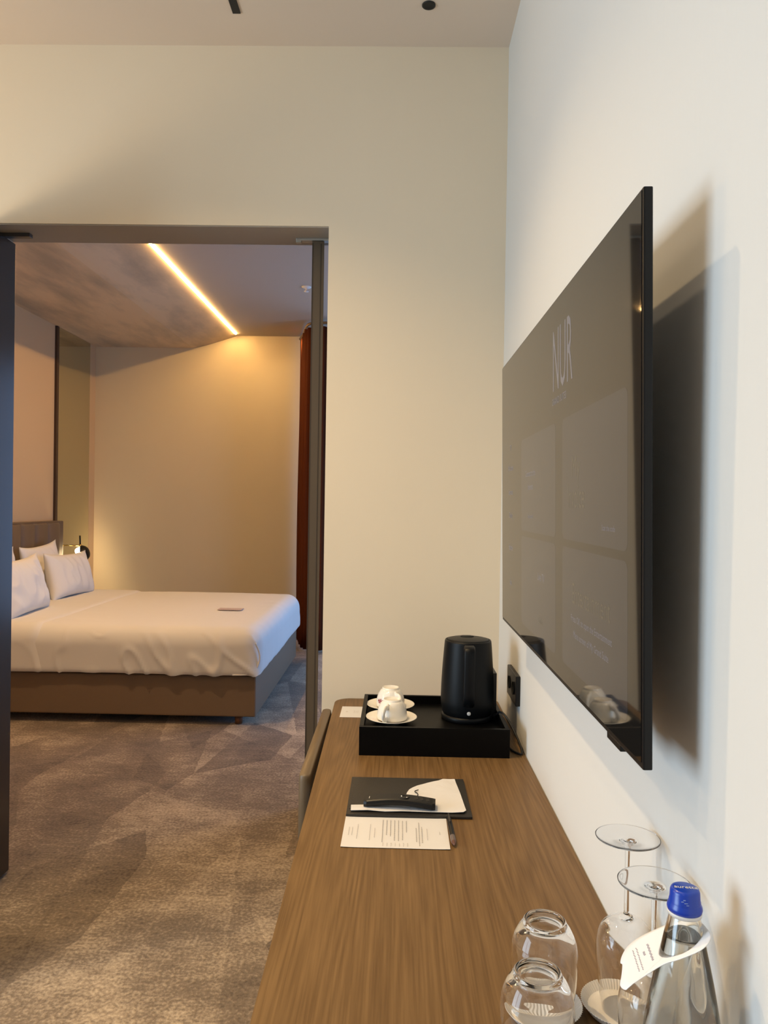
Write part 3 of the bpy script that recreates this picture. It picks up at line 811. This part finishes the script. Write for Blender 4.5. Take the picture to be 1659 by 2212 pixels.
# neck tag: flat paper collar with a tongue, lying tilted on the shoulder
tg = thing('neck_tag', 'white paper tag with small print hanging round the bottle neck', 'tag', (bxx, byy, DZT+.2365))
xa = Vector((-.80, -.10, -.56)).normalized()        # along the tongue
ya = Vector((.06, .985, -.12)); ya = (ya-xa*ya.dot(xa)).normalized()
TM = frame((0, 0, 0), xa, -ya)
def collar():
    # outline in the tag's own plane (u along the tongue, v across), seen from above
    O = [(.0092, -.0502), (.0281, -.0583), (.0426, -.0614), (.0538, -.0592), (.064, -.0510), (.0698, -.0415), (.0694, -.0355), (.0765, -.0196), (.0835, -.006), (.0838, .003), (.0811, .0100), (.0763, .0085), (.0527, .0110), (.0325, .0155), (.0170, .0265), (-.0040, .0372), (-.0169, .0350), (-.0240, .0259), (-.0265, .0083), (-.0270, -.008), (-.0240, -.025), (-.010, -.041)]
    oc = catmull([(a, b, 0) for a, b in O + O[:1]], 4)[:-1]
    bm = bmesh.new(); m = len(oc); K = 6; rings = []
    for k in range(K+1):
        row = []
        for p in oc:
            a = math.atan2(p.y, p.x); q = Vector((.0235*cos(a), .0235*sin(a), 0))
            w_ = q.lerp(p, k/K); row.append(bm.verts.new((w_.x, w_.y, tagz(w_.x, w_.y))))
        rings.append(row)
    for a, b in zip(rings, rings[1:]):
        for i in range(m):
            j = (i+1) % m; bm.faces.new((a[i], b[i], b[j], a[j]))
    r = bmesh.ops.extrude_face_region(bm, geom=bm.faces[:])
    for q in r['geom']:
        if isinstance(q, bmesh.types.BMVert): q.co.z += .0005
    bmesh.ops.recalc_face_normals(bm, faces=bm.faces)
    bmesh.ops.transform(bm, matrix=TM, verts=bm.verts)
    return bm
def tagz(u, v): return .35*(v+.02)**2
link('tag_paper', collar(), TAGPAPER, tg, True)
bm = bmesh.new(); rnd = random.Random(5)
for u0, a, b, w in ((.0405, -.038, -.004, .0022), (.0475, -.030, -.021, .0024), (.0545, -.046, 0, .0011), (.0592, -.046, -.003, .0011)):
    y = a
    while y < b-.001:
        l = min(rnd.uniform(.0025, .006), b-y); u = u0+.19*(y+l/2); box(bm, u-w/2, u+w/2, y, y+l, -.0004, .0009); y += l+.0009
for v in bm.verts: v.co.z += tagz(v.co.x, v.co.y)
bmesh.ops.transform(bm, matrix=TM, verts=bm.verts)
link('printed_text', bm, simple('lilac_print', (.42, .40, .46), .8), tg)

# ---------------------------------------------------------------- television
TVX = .2955
TY_0, TY_1, TZ0, TZ1 = .925, 2.150, 1.134, 1.838
tv = thing('television', 'large thin black television mounted on the right wall showing a dim menu', 'television', (.33, (TY_0+TY_1)/2, (TZ0+TZ1)/2))
tv.rotation_euler = (0, -.018, 0)
TO = (.33, (TY_0+TY_1)/2, (TZ0+TZ1)/2)
link('tv_frame', wl(B(TVX+.0008, TVX+.0125, TY_0, TY_1, TZ0, TZ1, bev=.002), TO), BLACK, tv)
sc_ = link('screen', wl(B(TVX, TVX+.002, TY_0+.006, TY_1-.003, TZ0+.008, TZ1-.003), TO), SCREEN, tv)
link('rear_housing', wl(B(TVX+.0125, TVX+.042, 1.08, 1.97, TZ0+.05, 1.60, bev=.01), TO), BLACK, tv)
link('wall_bracket', wl(B(TVX+.042, XR-.0005, 1.30, 1.75, 1.30, 1.60), TO), GREYMETAL, tv)
link('sensor_bar', wl(B(TVX+.001, TVX+.010, 1.02, 1.085, TZ0-.008, TZ0+.001, bev=.001), TO), BLACK, tv)
def on_tv(y, z, d=.00012): return frame((TVX-d-TO[0], y-TO[1], z-TO[2]), (0, -1, 0), (0, 0, 1))
def tile(y0, y1, z0, z1):
    p = rrect(y0, y1, z0, z1, .014, 6)
    bm = prism(bmesh.new(), p, TVX-.00006, TVX+.0001, 'yz')
    return link('menu_tile', wl(bm, TO), TILE, sc_ if False else tv)
tile(1.43, 1.82, CAMZ-.055, CAMZ+.158); tile(.985, 1.372, CAMZ-.055, CAMZ+.158)
tile(1.43, 1.82, CAMZ-.275, CAMZ-.068); tile(.985, 1.372, CAMZ-.275, CAMZ-.068)
text('logo', 'NUR', .165, TXT, tv, on_tv(1.375, CAMZ+.268), .00003, sx=.48)
text('menu_text', 'GRAND SUITES', .018, TXT, tv, on_tv(1.40, CAMZ+.198), .00003)
for z, s in ((.152, 'TV'), (.100, 'Welcome'), (.038, 'Services'), (-.022, 'Dining'), (-.105, 'Explore'), (-.195, 'Spa')):
    text('menu_text', s, .022, TXT, tv, on_tv(1.99, CAMZ+z), .00003)
text('menu_text', 'Connect to the', .020, TXT, tv, on_tv(1.70, CAMZ+.075), .00003)
text('menu_text', 'Internet', .020, TXT, tv, on_tv(1.70, CAMZ+.045), .00003)
text('menu_text', 'Stay in touch', .013, TXT, tv, on_tv(1.70, CAMZ-.02), .00003)
text('menu_text', 'Live TV', .024, TXT, tv, on_tv(1.575, CAMZ-.145), .00003)
text('menu_text', 'Guide', .020, TXTG, tv, on_tv(1.58, CAMZ-.235), .00003)
text('menu_text', 'My', .050, TXTG, tv, on_tv(1.27, CAMZ+.068), .00003)
text('menu_text', 'Invoice', .060, TXTG, tv, on_tv(1.27, CAMZ+.018), .00003, sx=.7)
text('menu_text', 'Scan the code', .012, TXT, tv, on_tv(1.075, CAMZ-.028), .00003)
text('menu_text', 'Entertainment', .050, TXTG, tv, on_tv(1.18, CAMZ-.145), .00003, sx=.8)
text('menu_text', 'Press OK to open the Entertainment', .0165, TXT, tv, on_tv(1.18, CAMZ-.186), .00003)
text('menu_text', 'Menu screen of My Grand Suite', .0165, TXT, tv, on_tv(1.18, CAMZ-.212), .00003)

# ---------------------------------------------------------------- light
DAY = (.72, .86, 1.0)
o = light('AREA', 'sitting_room_window_daylight', (XL-.40, (WY0+WY1)/2, (WZ0+WZ1)/2), 108, (.64, .83, 1.0), (0, -pi/2, 0), shape='RECTANGLE', size=WZ1-WZ0-.1, size_y=WY1-WY0-.1)
light('AREA', 'bedroom_added_side_daylight', (BX1+.38, 5.9, 1.25), 62, (.17, .46, 1.0), (0, pi/2, 0), shape='RECTANGLE', size=1.75, size_y=2.1)  # added blue side light for the foot of the bed
o = light('AREA', 'bedroom_window_daylight', ((BWX0+BWX1)/2, BY+.13, (BWZ0+BWZ1)/2), 26, (.26, .50, 1.0), (-pi/2, 0, 0), shape='RECTANGLE', size=BWX1-BWX0-.1, size_y=BWZ1-BWZ0-.1)
WARM = (1, .74, .44)
def spot(name, x, y, z, p, col=WARM, ang=110, r=.03, tx=0, ty=0):
    return light('SPOT', name, (x, y, z), p, col, (ty, tx, 0), spot_size=R(ang), spot_blend=1, shadow_soft_size=r)
spot('track_spot', -.50, .75, HC-.01, 25, (1, .76, .50))
spot('track_spot', -.70, 1.78, HC-.01, 128, (1, .70, .36), ang=125)
spot('sitting_room_unseen_spot', -1.5, 1.3, HC-.01, 88, (1, .74, .43), ang=125)  # unseen spot, added to warm the partition
spot('sitting_room_unseen_spot', -1.6, .2, HC-.01, 62, (1, .74, .43), ang=90)
spot('sitting_room_unseen_spot', -2.3, 1.7, HC-.01, 60, (1, .70, .36), ang=140)
light('POINT', 'sitting_room_lamp', (-2.35, 1.9, 2.0), 22, (1, .70, .36), shadow_soft_size=.12)
spot('sitting_room_unseen_spot', -1.4, -1.6, HC-.01, 70, (1, .80, .58), ang=130)  # unseen rear fill, added to brighten what the glassware reflects
spot('bedroom_fill_spot', -1.9, 3.9, 3.09, 115, (1, .70, .42), ang=85, ty=R(30))  # added fill tilted at the near side of the bed, no fitting
spot('bedroom_fill_spot', -1.45, 6.3, HB-.01, 12, (1, .66, .30), ang=140)  # added warm fill above the bed, no fitting on this ceiling
spot('bedroom_fill_spot', -1.42, 7.72, HB-.01, 8, (1, .64, .28), ang=150)  # added wash on the back wall, supplements the LED strip
spot('curtain_cove_light', -.99, 7.93, HB-.06, 7, (1, .62, .25), ang=150)

# details that ride on a part become that part's own children
RIDE = {'lid_catch': 'kettle_lid', 'indicator': 'kettle_body', 'handle': None, 'socket_insert': 'socket_plate', 'button': 'remote_body',
        'button_ring': 'remote_body', 'brand_mark': 'remote_body', 'headboard_channel': 'headboard', 'menu_tile': 'screen', 'menu_text': 'screen',
        'logo': 'screen', 'printed_mark': ('cup_body', 'card_sheet', 'paper_sheet'), 'printed_text': ('card_sheet', 'paper_sheet', 'tag_paper'),
        'cap_writing': 'bottle_cap', 'cap_mark': 'bottle_cap', 'door_seal': 'door_leaf', 'pen_clip': 'barrel', 'sensor_bar': 'tv_frame', 'corner_seam': 'duvet_cover'}
for o in list(C.objects):
    base = o.name.split('.')[0]; want = RIDE.get(base)
    if not want or o.parent is None: continue
    want = (want,) if isinstance(want, str) else want
    for sib in o.parent.children:
        if sib is not o and sib.name.split('.')[0] in want:
            o.parent = sib; break

w = bpy.data.worlds.new('world'); S.world = w; w.use_nodes = True
w.node_tree.nodes['Background'].inputs[0].default_value = (.75, .85, 1, 1)
w.node_tree.nodes['Background'].inputs[1].default_value = .6

# ---------------------------------------------------------------- camera
cam = bpy.data.cameras.new('camera'); co = bpy.data.objects.new('camera', cam); C.objects.link(co)
cam.sensor_fit = 'VERTICAL'; cam.sensor_height = 36; cam.lens = 1650/2212*36
cam.clip_start = .02
co.matrix_world = Matrix.Translation((0, 0, CAMZ)) @ Matrix.Rotation(R(.95), 4, 'Z') @ Matrix.Rotation(R(90-.55), 4, 'X') @ Matrix.Rotation(R(.9), 4, 'Z')
S.camera = co
S.view_settings.view_transform = 'Standard'; S.view_settings.look = 'None'
S.view_settings.gamma = 1; S.view_settings.use_curve_mapping = False
S.view_settings.exposure = 0
S.cycles.max_bounces = 28; S.cycles.transmission_bounces = 28; S.cycles.glossy_bounces = 10; S.cycles.diffuse_bounces = 5; S.cycles.transparent_max_bounces = 12
S.cycles.caustics_refractive = True; S.cycles.caustics_reflective = True
S.cycles.sample_clamp_indirect = 6
S.cycles.use_denoising = True
